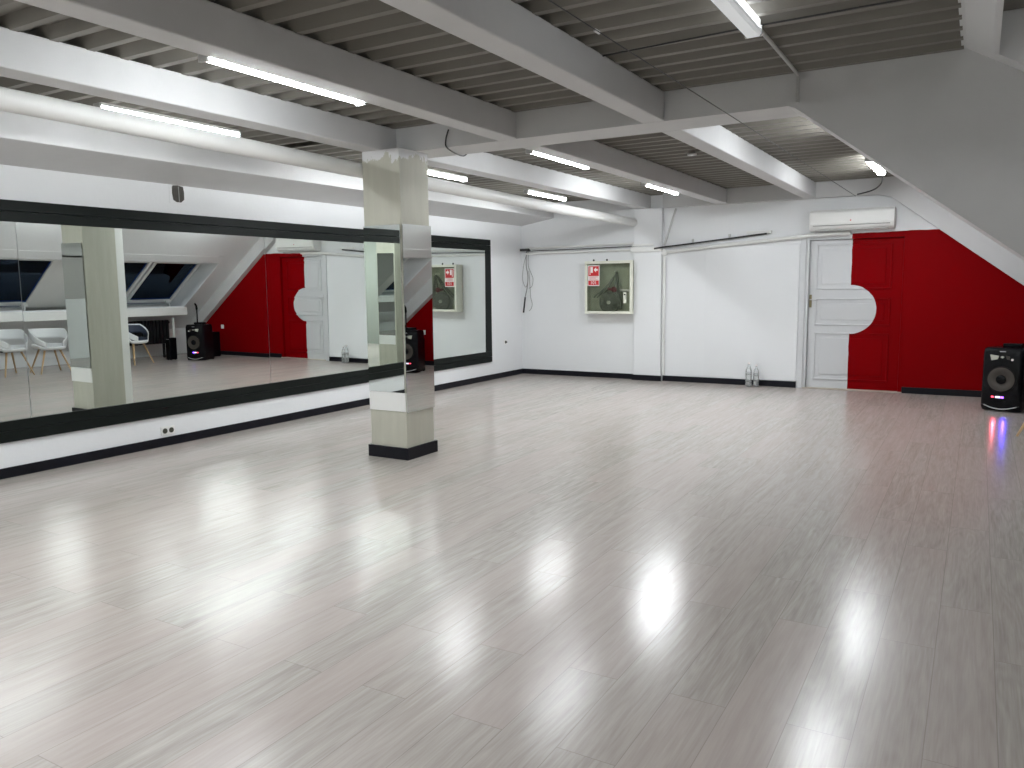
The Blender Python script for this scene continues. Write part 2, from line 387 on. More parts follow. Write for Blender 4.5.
# plain panel between the window pairs + surround below the sashes
pn = MB(); xa, xb = inv2(2.05), inv2(1.0)
pn.prism([(xa, 2.05), (xb, 1.0), (xb+.02, 1.03), (xa+.02, 2.08)], 'y', 8.15, 8.92)
pn.prism([(inv2(1.13), 1.13), (inv2(1.0), 1.0), (inv2(1.0)+.02, 1.02), (inv2(1.13)+.02, 1.15)], 'y', RY0-.2, RY1+.1)
pn.prism([(xa, 2.05), (xb, 1.0), (xb+.02, 1.03), (xa+.02, 2.08)], 'y', 11.155, 11.3)
struct(pn.build('trim_4', 'white_trim'))
sill = MB().box((1.20, RY0, .90), (1.96, RY1-.04, 1.065))
struct(sill.build('trim_5', 'white_trim', bevel=.008), 'deep white window sill box under the roof windows')
struct(MB().prism([(FX0, zF(FX0)+.345), (FX1, zF(FX1)+.345), (FX1, zF(FX1)+.38), (FX0, zF(FX0)+.38)], 'y', FY0, FY1).build('trim_9', 'beam'), 'closed recess in the slope beside the camera')

# pilaster, wall step, baseboards
struct(MB().box((-4.672, YB-.085, 0), (-4.222, YB, 2.66)).build('pillar', 'wall', bevel=.006), 'white pilaster on the back wall')
struct(MB().box((-3.555, YB-.012, .09), (DX0-.085, YB, 2.04)).build('trim_6', 'wall', bevel=.003), 'slightly raised white wall panel')
def baseboard(name, a, b_, h=.085, t=.018):
    x0, y0 = a; x1, y1 = b_
    struct(MB().box((min(x0, x1), min(y0, y1), 0), (max(x0, x1), max(y0, y1), h)).build(name, 'base', bevel=.004), 'dark blue-black skirting board')
baseboard('baseboard_left', (XL, YF), (XL+.018, YB))
baseboard('baseboard_back', (XL+.018, YB-.018), (-4.672, YB))
baseboard('baseboard_pilaster', (-4.69, YB-.105), (-4.204, YB-.085))
baseboard('baseboard_back_middle', (-4.204, YB-.030), (DX0-.085, YB-.012))
baseboard('baseboard_back_right', (-.835, YB-.018), (2.0, YB))

# column with skirting
CX0, CX1, CY0, CY1 = -4.640, -4.235, 5.37, 5.77
struct(MB().box((CX0, CY0, 0), (CX1, CY1, 2.662)).build('column', 'column', bevel=.006), 'square beige column with mirrored faces and ragged white paint on top')
cbm = MB(); t = .022
cbm.box((CX0-t, CY0-t, 0), (CX1+t, CY0, .105)); cbm.box((CX0-t, CY1, 0), (CX1+t, CY1+t, .105)); cbm.box((CX0-t, CY0, 0), (CX0, CY1, .105)); cbm.box((CX1, CY0, 0), (CX1+t, CY1, .105))
struct(cbm.build('baseboard_column', 'base', bevel=.004))
# mirrors on the column
def flat_panel(name, pts, m, th, nrm, parent=None):
    v0 = [Vector(q) for q in pts]; n = Vector(nrm)*th
    mb = MB(); a = [mb.bm.verts.new(q) for q in v0]; b_ = [mb.bm.verts.new(q-n) for q in v0]
    mb.bm.faces.new(a); mb.bm.faces.new(b_[::-1])
    for i in range(4): mb.bm.faces.new((a[i], b_[i], b_[(i+1) % 4], a[(i+1) % 4]))
    return mb.build(name, m, parent)
e = math.tan(math.radians(.25))
o = flat_panel('column_mirror', [(CX0+.004, CY0-.008-.004, .592), (CX1-.004, CY0-.008-.004, .592), (CX1-.004, CY0-.008-.004-e*1.4, 2.03), (CX0+.004, CY0-.008-.004-e*1.4, 2.03)], 'mirror', .005, (0, -1, 0))
tag(o, 'tall mirror panel on the side of the column that faces the camera', 'mirror')
r9 = .0245
o = flat_panel('column_mirror', [(CX1+.006, CY0+.004, .415), (CX1+.006+r9*.4, CY1-.004, .415), (CX1+.011+r9*.4, CY1-.004, 2.035), (CX1+.011, CY0+.004, 2.035)], 'mirror', .005, (1, 0, 0))
tag(o, 'tall mirror panel on the right side of the column, reflecting the speaker', 'mirror')
o = MB().box((CX0+.002, CY0-.009, .425), (CX1-.002, CY0-.001, .590)).build('backing_board', 'white_trim')
tag(o, 'small white board low on the column beneath its front mirror', 'board')
# the next column of the row, behind the camera: it shows in the mirrors
QY0, QY1 = -.66, -.25
struct(MB().box((CX0, QY0, 0), (CX1, QY1, 2.662)).build('column', 'column', bevel=.006), 'second beige column, seen only in the mirror of the first')
struct(MB().box((-4.62, QY0+.01, 2.66), (-.2, QY1-.01, ZD+.005)).build('ceiling_beam', 'beam'))
o = MB().box((CX0+.02, QY1+.001, .592), (CX1-.02, QY1+.007, 2.03)).build('column_mirror', 'mirror')
tag(o, 'mirror panel on the second column, seen as a narrow strip inside the front column mirror', 'mirror')
o = MB().box((CX0+.02, QY1+.001, .43), (CX1-.02, QY1+.009, .590)).build('backing_board', 'white_trim')
tag(o, 'white board on the second column, seen inside the front column mirror', 'board')
o = MB().box((CX0+.01, CY1+.002, .12), (CX0+.07, CY1+.10, 2.5)).build('cable_trunking', 'white_trim', bevel=.004)
tag(o, 'pale vertical cable duct on the back of the column, seen in the mirror', 'cable duct')

# ------------------------------------------------------------------ long mirror
YM0, YM1 = -1.82, 10.77; ZM0, ZM1 = .292, 2.232; FW = .172
wm = thing('wall_mirror', 'long wall-wide dance mirror in a wide black-green frame on left wall', 'mirror', (XL, 4.5, .29))
def rail(y0, y1, z0, z1):
    MB().box((XL+.001, y0, z0), (XL+.028, y1, z1)).build('frame_rail', 'frame', wm, bevel=.003)
rail(YM0, YM1, ZM1-FW*.5, ZM1); rail(YM0, YM1, ZM1-FW, ZM1-FW*.5-.003)
rail(YM0, YM1, ZM0+FW*.5+.003, ZM0+FW); rail(YM0, YM1, ZM0, ZM0+FW*.5)
rail(YM1-.17, YM1, ZM0+FW, ZM1-FW); rail(YM0, YM0+.17, ZM0+FW, ZM1-FW)
seams = [YM0+.17, .95, 3.55, 6.14, 8.72, YM1-.17]
tilts = [.28, .30, .26, .30, .28]; turns = [0, 0, 0, .0026, .0044]
for (a, b_), td, tn in zip(zip(seams, seams[1:]), tilts, turns):
    k = math.tan(math.radians(td)); z0, z1 = ZM0+FW-.004, ZM1-FW+.004
    xb = XL + .010
    flat_panel('mirror_pane', [(xb, a+.0025, z0), (xb+tn*(b_-a), b_-.0025, z0), (xb+k*(z1-z0)+tn*(b_-a), b_-.0025, z1), (xb+k*(z1-z0), a+.0025, z1)], 'mirror', .005, (1, 0, 0), wm)

# ------------------------------------------------------------------ door
dr = struct(MB().box((DX0+.045, YB+.055, .012), (DX1-.03, YB+.10, DZ-.035)).build('door_1', 'door'), 'white panelled door, its right half painted red')
def moulding(x0, x1, z0, z1):
    mb = MB(); t = .022; y0, y1 = YB+.040, YB+.0551
    mb.box((x0, y0, z0), (x1, y1, z0+t)).box((x0, y0, z1-t), (x1, y1, z1)).box((x0, y0, z0+t), (x0+t, y1, z1-t)).box((x1-t, y0, z0+t), (x1, y1, z1-t))
    ii = .075
    mb.box((x0+ii, y0+.004, z0+ii), (x1-ii, y1, z1-ii))
    return mb.build('door_panel', 'door', dr, bevel=.006)
for z0, z1 in ((.13, .80), (.90, 1.28), (1.40, 2.03)): moulding(-1.99, -1.02, z0, z1)
fr_ = MB(); 
fr_.box((DX0-.075, YB-.022, 0), (DX0, YB+.0, DZ+.02)); fr_.box((DX0, YB+.0, 0), (DX0+.04, YB+.13, DZ)); fr_.box((DX1-.025, YB, 0), (DX1, YB+.13, DZ)); fr_.box((DX0+.04, YB, DZ-.03), (DX1-.025, YB+.13, DZ))
struct(fr_.build('trim_7', 'door', bevel=.003), 'door frame, white on the left and red on the right')
MB().box((DX0+.052, YB+.043, 1.15), (DX0+.085, YB+.0551, 1.33)).build('lock_plate', 'brass', dr, bevel=.003)
MB().tube([(DX0+.068, YB+.045, 1.262), (DX0+.068, YB+.005, 1.262), (DX0+.078, YB-.002, 1.262), (DX0+.18, YB-.002, 1.257)], .008, 8).build('door_handle', 'steel', dr, smooth=True)
struct(MB().box((DX0-.03, YB-.02, 0), (DX1+.03, YB+.06, .014)).build('trim_8', 'threshold', bevel=.004), 'beige door threshold')

# ------------------------------------------------------------------ lamps
def lamp(name_label, x0, x1, z, y0, y1, style, group, em='lamp'):
    t = thing('led_batten_light', name_label, 'ceiling light', ((x0+x1)/2, (y0+y1)/2, z), 0, group)
    w_ = x1-x0; cx = (x0+x1)/2
    if style == 'tube':
        prof = [(q[0], z + (q[1]-z)*.6) for q in arc((cx, z), w_/2, PI, 2*PI, 8)]
        MB().prism(prof + [(x1, z+.012), (x0, z+.012)], 'y', y0+.02, y1-.02).build('diffuser', em, t)
        MB().box((x0, y0+.02, z+.0125), (x1, y1-.02, z+.034)).build('housing', 'white_trim', t)
    else:
        MB().prism([(x0+.012, z-.028), (x1-.012, z-.028), (x1, z-.015), (x1, z+.004), (x0, z+.004), (x0, z-.015)], 'y', y0+.015, y1-.015).build('diffuser', em, t)
        MB().box((x0+.01, y0+.015, z+.0045), (x1-.01, y1-.015, ZD-.003)).build('housing', 'white_trim' if em == 'lamp' else 'lamp_side' if em == 'lamp_dim' else 'white_trim', t)
    for a, b_ in ((y0, y0+.0198), (y1-.0198, y1)):
        MB().box((x0-.002, a, z-.026), (x1+.002, b_, z+.028)).build('end_cap', 'conduit', t, bevel=.004)
    return t
GA, GB, GC = 'slim lights along the beam edge', 'slim lights beside the white pipe', 'wide lights along the roof slope'
A = (-3.478, -3.412, 2.672)
for y0, y1, lb in ((2.80, 4.00, 'slim lit LED tube under the beam left of the column, nearest of its row'),
                   (6.18, 7.36, 'slim lit LED tube just right of the column top, along the beam'),
                   (8.93, 10.10, 'slim lit LED tube farthest along the beam, near the white pilaster'),
                   (.02, 1.20, 'slim LED tube on the same beam, above the camera'), (-3.2, -2.0, 'added slim fill tube on the same beam, unseen behind the camera')):  # the last tube is added out of view to brighten the near room
    lamp(lb, A[0], A[1], A[2], y0, y1, 'tube', GA, {2.80: 'lamp', 6.18: 'lamp_b', 8.93: 'lamp_far'}.get(y0, 'lamp_strong'))
B = (-5.145, -5.080, 2.71)
for y0, y1, lb in ((3.28, 4.46, 'slim lit LED tube at far left, half hidden above the white pipe'),
                   (6.20, 7.68, 'slim lit LED tube whose near end is hidden by the column'),
                   (9.08, 10.20, 'slim lit LED tube above the white pipe, above the fire hose cabinet side'),
                   (.0, 1.2, 'slim LED tube beyond the white pipe, outside the left edge')):
    lamp(lb, B[0], B[1], B[2], y0, y1, 'tube', GB, {3.28: 'lamp_b', 6.20: 'lamp_e', 9.08: 'lamp_e'}.get(y0, 'lamp_strong'))
Cc = (-1.125, -1.04, 2.80)
for y0, y1, lb in ((3.16, 4.37, 'wide flat LED light at the top edge of the picture'),
                   (6.60, 7.80, 'wide flat LED light hidden behind the sloping gable wall'),
                   (9.40, 10.66, 'short-looking wide LED light at the edge of the sloping gable wall'),
                   (-3.2, -2.0, 'added wide flat fill light, unseen behind the camera'),  # added out of view to brighten the gable wall and right-hand floor
                   ):
    lamp(lb, Cc[0], Cc[1], Cc[2], y0, y1, 'flat', GC, 'lamp_dim' if 0 < y0 < 4 else 'lamp_d' if y0 > 0 else 'lamp_fill')

# ------------------------------------------------------------------ pipes, conduits and cables
def tubething(name, pts, r, m, label, cat, n=10, group=None):
    return tag(MB().tube(pts, r, n).build(name, m, smooth='auto'), label, cat, group)
def smooth_path(pts, k=6):
    pts = [Vector(q) for q in pts]; out = []
    for i in range(len(pts)-1):
        p0, p1, p2, p3 = pts[max(i-1, 0)], pts[i], pts[i+1], pts[min(i+2, len(pts)-1)]
        for j in range(k):
            t = j/k
            out.append(.5*((2*p1) + (-p0+p2)*t + (2*p0-5*p1+4*p2-p3)*t*t + (-p0+3*p1-3*p2+p3)*t**3))
    out.append(pts[-1]); return out
tubething('heating_pipe', [(-4.71, YF+.01, 2.575), (-4.71, 2.4, 2.562), (-4.72, 5.5, 2.52), (-4.71, 8.0, 2.49), (-4.68, YB-.10, 2.46)], .064, 'pipe', 'thick white painted pipe running under the deck along the mirror side', 'pipe', 20)
tubething('lamp_conduit', [(-3.437, 3.98, 2.70), (-3.437, 5.575, 2.70)], .007, 'conduit', 'thin conduit along the beam edge between light and cross beam', 'conduit', 6)
tubething('lamp_conduit', [(-3.437, -1.96, 2.70), (-3.437, -.02, 2.70)], .008, 'conduit', 'thin conduit along the beam edge behind the camera', 'conduit', 6)
tubething('lamp_conduit', [(-3.437, 1.22, 2.70), (-3.437, 2.84, 2.70)], .010, 'conduit', 'thin conduit along the beam edge joining two slim lights near the camera', 'conduit', 6)
tubething('lamp_conduit', [(-3.437, 7.38, 2.70), (-3.437, 8.91, 2.70)], .006, 'conduit', 'thin conduit between the two far slim lights on the beam', 'conduit', 6)
tubething('power_cable', smooth_path([(-3.87, 5.575, 2.80), (-3.90, 5.575, 2.72), (-3.90, 5.60, 2.652), (-4.00, 5.98, 2.65), (-3.90, 6.02, 2.70), (-3.47, 6.16, 2.71)]), .006, 'cable', 'thin dark cable looping over the cross beam above the column', 'cable', 6)
tubething('lamp_conduit', [(-1.08, 4.42, 2.845), (-1.085, 5.30, 2.845), (-1.09, 5.574, 2.845), (-1.09, 5.574, 2.67)], .011, 'conduit', 'grey conduit running from the wide light down the cross beam', 'conduit', 8)
tubething('power_cable', [(-2.00, 4.50, 2.852), (-1.12, 4.44, 2.852), (-.17, 4.42, 2.852)], .005, 'cable', 'dark cable along a deck rib past the end of the wide light', 'cable', 6)
tubething('guy_wire', [(-1.56, YF+.02, 2.648), (-1.56, 2.988, 2.646), (-1.535, 5.70, 2.646), (-1.49, YB-.14, 2.645)], .003, 'cable', 'thin taut wire stretched below the deck to above the air conditioner', 'wire', 6)
tag(MB().box((-1.565, 3.42, 2.640), (-1.555, 3.47, 2.652)).build('wire_clamp', 'steel'), 'tiny metal clamp on the taut wire near the top edge', 'clamp')
tubething('power_cable', smooth_path([(-1.08, 10.68, 2.80), (-1.12, 11.1, 2.74), (-1.25, 11.45, 2.69), (-1.47, YB-.14, 2.665)]), .009, 'cable', 'grey cable sagging from the last wide light to above the air conditioner', 'cable', 6)
tag(MB().lathe([(.045, 0), (.05, .015), (.03, .035), (.012, .045)], (-2.62, 8.15, 2.815), 16).build('ceiling_rose', 'conduit', smooth='auto'), 'small round fitting on the deck between the beams', 'ceiling fitting')

# back wall pipes
yb = YB-.03
tubething('wall_pipe', [(-6.64, yb, 2.125), (-4.675, yb, 2.142)], .018, 'pipe', 'upper thin white pipe between room corner and pilaster', 'pipe')
tubething('wall_pipe', [(-6.64, yb, 2.040), (-4.675, yb, 2.045)], .020, 'pipe', 'lower thin white pipe just above the fire hose cabinet', 'pipe')
tubething('power_cable', [(-6.62, yb-.01, 2.083), (-5.6, yb-.01, 2.088), (-4.60, yb-.01, 2.096)], .007, 'cable', 'dark cable running between the two thin pipes above the hose cabinet', 'cable', 6)
tag(MB().box((-4.72, YB-.12, 2.00), (-4.205, YB-.086, 2.075)).build('cable_trunking', 'pipe', bevel=.006), 'short white duct crossing the front of the pilaster', 'cable duct')
tag(MB().box((-4.70, YB-.110, 2.09), (-4.35, YB-.086, 2.125)).build('cable_trunking', 'pipe', bevel=.006), 'narrow upper white duct crossing the front of the pilaster', 'cable duct')
tubething('wall_pipe', [(-4.14, YB-.045, 1.995), (-3.5, YB-.045, 2.045), (-2.10, YB-.045, 2.150), (-1.55, YB-.045, 2.165)], .028, 'pipe', 'white pipe rising from the pilaster to above the door', 'pipe')
tubething('power_cable', [(-4.32, YB-.137, 2.045), (-4.19, YB-.137, 2.062), (-4.10, YB-.05, 2.075), (-2.66, YB-.05, 2.205)], .012, 'cable', 'thick black cable above the rising white pipe right of the pilaster', 'cable', 8)
tag(MB().box((-4.10, YB-.04, 2.13), (-2.62, YB-.012, 2.185)).bm and MB().box((-2.95, YB-.045, 2.205), (-2.60, YB-.012, 2.25)).build('cable_trunking', 'pipe', bevel=.006), 'short white duct at the right end of the black cable', 'cable duct')
for x, z in ((-3.2, 2.16), (-3.75, 2.11)):
    tag(MB().box((x-.012, YB-.05, z), (x+.012, YB-.012, z+.06)).build('cable_clip', 'conduit'), 'small grey clip above the black cable, %s' % ('right one' if x > -3.5 else 'left one'), 'clip')
tubething('wall_pipe', [(-4.194, YB-.03, .09), (-4.194, YB-.03, 1.97)], .026, 'pipe', 'vertical white pipe down the right side of the pilaster', 'pipe')
tag(MB().lathe([(.03, -.035), (.05, -.02), (.05, .02), (.03, .035)], (-4.19, YB-.05, 1.985), 16, 'y').build('junction_box', 'pipe', smooth='auto'), 'round white junction where pipes meet at the pilaster', 'junction box')
tubething('wall_pipe', [(-3.98, YB-.135, 2.63), (-4.17, YB-.11, 2.09)], .016, 'conduit', 'slanting thin pipe from cross beam down to the pilaster junction', 'pipe')
# cables hanging in the corner
hc = thing('hanging_cables', 'tangle of thin grey cables hanging in the far corner', 'cable', (-6.62, YB-.05, 2.1))
MB().box((-6.73, YB-.07, 2.085), (-6.56, YB-.004, 2.125)).build('bracket', 'cable', hc)
y_ = YB-.035
for pts, r, mm in (([(-6.62, y_, 2.08), (-6.63, y_, 1.85), (-6.60, y_, 1.68), (-6.61, y_, 1.50), (-6.66, y_, 1.30)], .008, 'cable_grey'),
               ([(-6.60, y_, 2.08), (-6.66, y_, 1.92), (-6.69, y_, 1.78), (-6.70, y_, 1.60), (-6.64, y_, 1.48), (-6.60, y_, 1.60), (-6.60, y_, 1.72)], .005, 'cable_grey'),
               ([(-6.58, y_, 2.08), (-6.59, y_, 1.85), (-6.54, y_, 1.72), (-6.50, y_, 1.62), (-6.52, y_, 1.50), (-6.58, y_, 1.46)], .005, 'cable_grey'),
               ([(-6.58, y_, 1.75), (-6.56, y_, 1.50), (-6.55, y_, 1.32), (-6.52, y_, 1.20), (-6.54, y_, 1.12), (-6.58, y_, 1.08)], .005, 'cable_grey'),
               ([(-6.655, y_, 1.31), (-6.67, y_, 1.20), (-6.69, y_, 1.05)], .013, 'cable')):
    MB().tube(smooth_path(pts, 5), r, 6).build('cable', mm, hc, smooth=True)

# ------------------------------------------------------------------ fire hose cabinet
X0, X1, Z0, Z1, Y0 = -5.462, -4.685, 1.045, 1.878, YB-.20
cab = thing('fire_hose_cabinet', 'cream metal fire hose cabinet with glass door left of the pilaster', 'fire cabinet', ((X0+X1)/2, YB, Z0))
b_ = MB(); t = .012
b_.box((X0, Y0+.02, Z0), (X0+t, YB-.001, Z1)).box((X1-t, Y0+.02, Z0), (X1, YB-.001, Z1)).box((X0+t, Y0+.02, Z0), (X1-t, YB-.001, Z0+t)).box((X0+t, Y0+.02, Z1-t), (X1-t, YB-.001, Z1))
b_.build('body', 'cream', cab)
MB().box((X0+t, YB-.012, Z0+t), (X1-t, YB-.002, Z1-t)).build('back_panel', 'cab_in', cab)
f_ = MB(); q = .042
X1 = -4.642
f_.box((X0, Y0, Z0), (X0+q, Y0+.0195, Z1)).box((X1-q-.01, Y0, Z0), (X1, Y0+.0195, Z1)).box((X0+q, Y0, Z0), (X1-q-.01, Y0+.0195, Z0+q)).box((X0+q, Y0, Z1-q), (X1-q-.01, Y0+.0195, Z1))
cd = f_.build('door', 'cream', cab, bevel=.004)
MB().box((X0+q-.002, Y0+.010, Z0+q-.002), (X1-q-.008, Y0+.013, Z1-q+.002)).build('glass_pane', 'glass', cd)
MB().box((X1-.155, Y0+.001, 1.215), (X1-.105, Y0+.0095, 1.385)).build('lock_plate', 'cream', cd, bevel=.003)
MB().lathe([(.012, 0), (.012, .004)], (X1-.13, Y0-.003, 1.35), 12, 'y').build('keyhole', 'black', cd)
for z in (Z0+.0, Z1-.33): MB().box((X1-.002, Y0+.0, z+.0), (X1+.008, Y0+.02, z+.05)).build('hinge', 'cream', cd)
# reel: coiled flat hose on a disc
rc_ = (-5.07, YB-.10, 1.225)
MB().lathe([(.165, -.035), (.17, -.03), (.17, .03), (.165, .035)], rc_, 36, 'y').build('hose_reel', 'hose', cab, smooth='auto')
co = MB()
for r in (.155, .135, .115, .095, .075, .055):
    pts = [(rc_[0]+r*math.cos(a), rc_[1]-.038, rc_[2]+r*math.sin(a)) for a in [2*PI*i/32 for i in range(33)]]
    co.tube(pts, .008, 6)
co.build('hose_coil', 'hose', cab, smooth=True)
MB().lathe([(.03, -.06), (.03, -.03)], rc_, 16, 'y').build('hub', 'cream', cab)
# hose strands hanging in a peak above the reel
pk = (-4.965, YB-.09, 1.70)
st = MB()
for i, (xe, ze) in enumerate(((-5.36, 1.30), (-5.30, 1.30), (-5.22, 1.30), (-5.00, 1.33), (-4.90, 1.12), (-4.86, 1.12))):
    a = Vector((pk[0]-.01+.008*i, pk[1]-.012*i+.02, pk[2]-.01*abs(i-3))); c_ = Vector((xe, a.y, ze)); mdl = (a+c_)/2 + Vector((0, 0, -.03))
    st.tube(smooth_path([a, mdl, c_], 4), .011 if i < 3 else .016, 6)
st.build('hose_strand', 'hose', cab, smooth=True)
MB().tube([(pk[0], YB-.012, 1.715), (pk[0], pk[1]-.05, 1.715)], .010, 8).build('hose_hook', 'cream', cab)
MB().lathe([(.02, -.02), (.045, -.012), (.045, .012), (.02, .02)], (-4.99, YB-.11, 1.43), 14, 'y').tube([(-5.10, YB-.10, 1.44), (-4.90, YB-.10, 1.42)], .022, 10).build('valve', 'red_valve', cab, smooth='auto')
MB().tube([(-4.90, YB-.10, 1.42), (-4.70, YB-.10, 1.405)], .02, 10).build('supply_pipe', 'sign_white', cab, smooth='auto')
for x in (-5.34, -5.11): MB().lathe([(.012, 0), (.016, .02), (.004, .035)], (x, Y0+.08, Z1+.0005), 10).build('top_bolt', 'cable', cab)
# sticker
sx, sz = -5.412, 1.487; sw, shh = .205, .325
sy = Y0+.0092
sg = MB().box((sx, sy-.0015, sz), (sx+sw, sy, sz+shh)).build('sticker', 'sign_white', cd)
def plate(x0, z0, x1, z1, m, k=1):
    return MB().box((sx+x0, sy-.0015-.0012*k, sz+z0), (sx+x1, sy-.0015-.0012*(k-1)-.0001, sz+z1)).build('sticker_print', m, sg)
plate(.012, .158, .193, .313, 'sign_red'); plate(.012, .015, .193, .088, 'sign_red')
for i in range(3): plate(.03, .140-.018*i, .175-.03*(i % 2), .146-.018*i, 'sign_red')
# pictogram: hose reel and arrow
mb = MB(); yy = sy-.0015-.0026
mb.box((sx+.035, yy, sz+.175), (sx+.047, yy+.0012, sz+.30)).box((sx+.055, yy, sz+.21), (sx+.09, yy+.0012, sz+.30))
mb.prism([(sx+.105, sz+.255), (sx+.145, sz+.295), (sx+.145, sz+.27), (sx+.175, sz+.27), (sx+.175, sz+.24), (sx+.145, sz+.24), (sx+.145, sz+.215)], 'y', yy, yy+.0012)
mb.build('sticker_pictogram', 'sign_white', sg)
def text_obj(s, loc, size, m, parent, rot=(PI/2, 0, 0), name='lettering'):
    cu = bpy.data.curves.new(name, 'FONT'); cu.body = s; cu.size = size; cu.extrude = .0004; cu.align_x = 'CENTER'; cu.align_y = 'CENTER'
    ob = bpy.data.objects.new('tmp', cu); C.objects.link(ob); dg = bpy.context.evaluated_depsgraph_get()
    me = bpy.data.meshes.new_from_object(ob.evaluated_get(dg)); bpy.data.objects.remove(ob)
    me.materials.clear(); me.materials.append(M[m]); o = bpy.data.objects.new(name, me); C.objects.link(o)
    mw = Matrix.Translation(loc) @ Matrix.Rotation(rot[2], 4, 'Z') @ Matrix.Rotation(rot[0], 4, 'X')
    me.transform(world_m(parent).inverted() @ mw); o.parent = parent
    return o
text_obj('101', (sx+.102, yy-.0004, sz+.052), .075, 'sign_white', sg)

# ------------------------------------------------------------------ air conditioner
ax0, ax1, az0, az1 = -2.06, -1.0, 2.20, 2.478
ac = thing('air_conditioner', 'white wall mounted split air conditioner above the door', 'air conditioner', (-1.53, YB, az0))
prof = [(YB-.001, az0+.03), (YB-.001, az1), (YB-.17, az1), (YB-.205, az1-.03), (YB-.215, az0+.09), (YB-.185, az0+.035), (YB-.12, az0), (YB-.04, az0)]
MB().prism(prof, 'x', ax0, ax1).build('casing', 'white_trim', ac, bevel=.006)
MB().box((ax0+.03, YB-.2185, az0+.105), (ax1-.03, YB-.211, az1-.045)).build('front_panel', 'white_trim', ac, bevel=.003)
MB().box((ax0+.05, YB-.212, az0+.062), (ax1-.05, YB-.196, az0+.072)).build('air_slot', 'cable_grey', ac)
MB().box((ax0+.07, YB-.17, az0+.004), (ax1-.07, YB-.10, az0+.016)).build('louvre', 'conduit', ac)
MB().lathe([(.009, 0), (.009, .003)], (-1.53, YB-.222, az0+.125), 14, 'y').build('logo', 'sign_red', ac)

# ------------------------------------------------------------------ sockets, vent
def socket(loc, normal, n, label, dark='socket_dark'):
    """plate in the plane of the wall"""
    rz = {'x': PI/2, 'y': 0}[normal]
    t = thing('wall_socket', label, 'socket', loc, rz)
    w_ = .085 if n == 1 else .15
    MB().box((-w_/2, -.012, -.0425), (w_/2, -.0005, .0425)).build('plate', 'socket', t, world=False, bevel=.004)
    for k in range(n):
        cx = (k-(n-1)/2)*.07
        MB().lathe([(.026, -.016), (.026, -.0125)], (cx, 0, 0), 18, 'y').build('socket_well', dark, t, world=False)
    return t
s1 = socket((XL+.0, 4.815, .147), 'x', 2, 'double wall socket low on the left wall under the mirror')
s2 = socket((XL+.0, 11.22, .58), 'x', 1, 'single white wall socket right of the mirror near the corner')
MB().lathe([(.012, -.03), (.012, -.013)], (.01, 0, .0), 10, 'y').build('plug', 'black', s2, world=False)
s3 = socket((.90, YB, .62), 'y', 1, 'small white socket on the red wall behind the speakers', 'socket')
vt = thing('wall_vent', 'small square vent with a dark opening above the mirror', 'vent', (XL, 5.098, 2.425), PI/2)
MB().box((-.095, -.004, -.095), (.095, -.0005, .095)).build('plate', 'wall', vt, world=False, bevel=.003)
vp = [(-.055, .075), (.0, .08), (.06, .07), (.068, .02), (.066, -.05), (.03, -.08), (-.02, -.08), (-.056, -.06), (-.066, .0), (-.064, .06)]
MB().prism(vp, 'y', -.0065, -.0042).build('opening', 'vent_dark', vt, world=False)
MB().box((.004, -.0105, -.074), (.010, -.0068, .07)).build('divider', 'cable_grey', vt, world=False)
g_ = MB()
for k in range(5): g_.box((-.048+.022*k-.002, -.0085, -.05), (-.048+.022*k+.002, -.0068, .06))
g_.build('grille', 'vent_dark', vt, world=False)

# ------------------------------------------------------------------ bottles
def bottle(x, y, label, h=.36):
    t = thing('water_bottle', label, 'bottle', (x, y, 0), 0, 'empty plastic bottles by the back wall')
    s = h/.36
    prof = [(.030, .002), (.043, .008), (.045, .03), (.042, .06), (.045, .09), (.042, .13), (.045, .17), (.045, .22), (.036, .265), (.020, .305), (.014, .32), (.014, .335)]
    MB().lathe([(r*s, z*s) for r, z in prof], n=20).build('bottle_body', 'pet', t, world=False, smooth=True)
    MB().lathe([(.017*s, .3355*s), (.017*s, .357*s)], n=16).build('cap', 'sign_white', t, world=False)
    MB().lathe([(.0455*s, .175*s), (.0455*s, .215*s)], n=20).build('bottle_label', 'pet', t, world=False, smooth=True)
    return t
bottle(-2.83, 11.60, 'clear plastic bottle on the floor against the skirting, left of two')
bottle(-2.73, 11.63, 'clear plastic bottle close beside its twin, right of two', .33)

# ------------------------------------------------------------------ speaker and its neighbours
sp_ = thing('party_speaker', 'large black party speaker with grey woofer and lit LED strip', 'speaker', (.33, 10.74, 0), math.radians(-16.5))
W, Dp, Hh = .42, .37, .735
body = arc((-W/2+.05, -Dp/2+.05), .05, PI, 1.5*PI, 4) + [(-.10, -Dp/2-.014), (.10, -Dp/2-.014)] + arc((W/2-.05, -Dp/2+.05), .05, 1.5*PI, 2*PI, 4) + [(W/2-.03, Dp/2), (-W/2+.03, Dp/2)]
bm_ = MB(); 
v = []
for z, k in ((.012, .94), (.05, 1.), (Hh-.06, 1.), (Hh-.015, .96), (Hh, .88)):
    v.append([bm_.bm.verts.new((x*k, y*k, z)) for x, y in body])
for A_, B_ in zip(v, v[1:]):
    for i in range(len(body)): bm_.bm.faces.new((A_[i], A_[(i+1) % len(body)], B_[(i+1) % len(body)], B_[i]))
bm_.bm.faces.new(v[0][::-1]); bm_.bm.faces.new(v[-1])
bm_.build('cabinet', 'black', sp_, world=False, smooth='auto')
yf = -Dp/2-.014
MB().lathe([(.150, yf-.004), (.150, yf+.004)], (0, 0, .375), 32, 'y').build('woofer_surround', 'black_matte', sp_, world=False)
wf = MB().lathe([(.135, yf-.0045), (.137, yf-.010), (.125, yf-.012), (.062, yf-.006), (.060, yf-.0045)], (0, 0, .375), 32, 'y').build('woofer_cone', 'cone', sp_, world=False, smooth='auto')
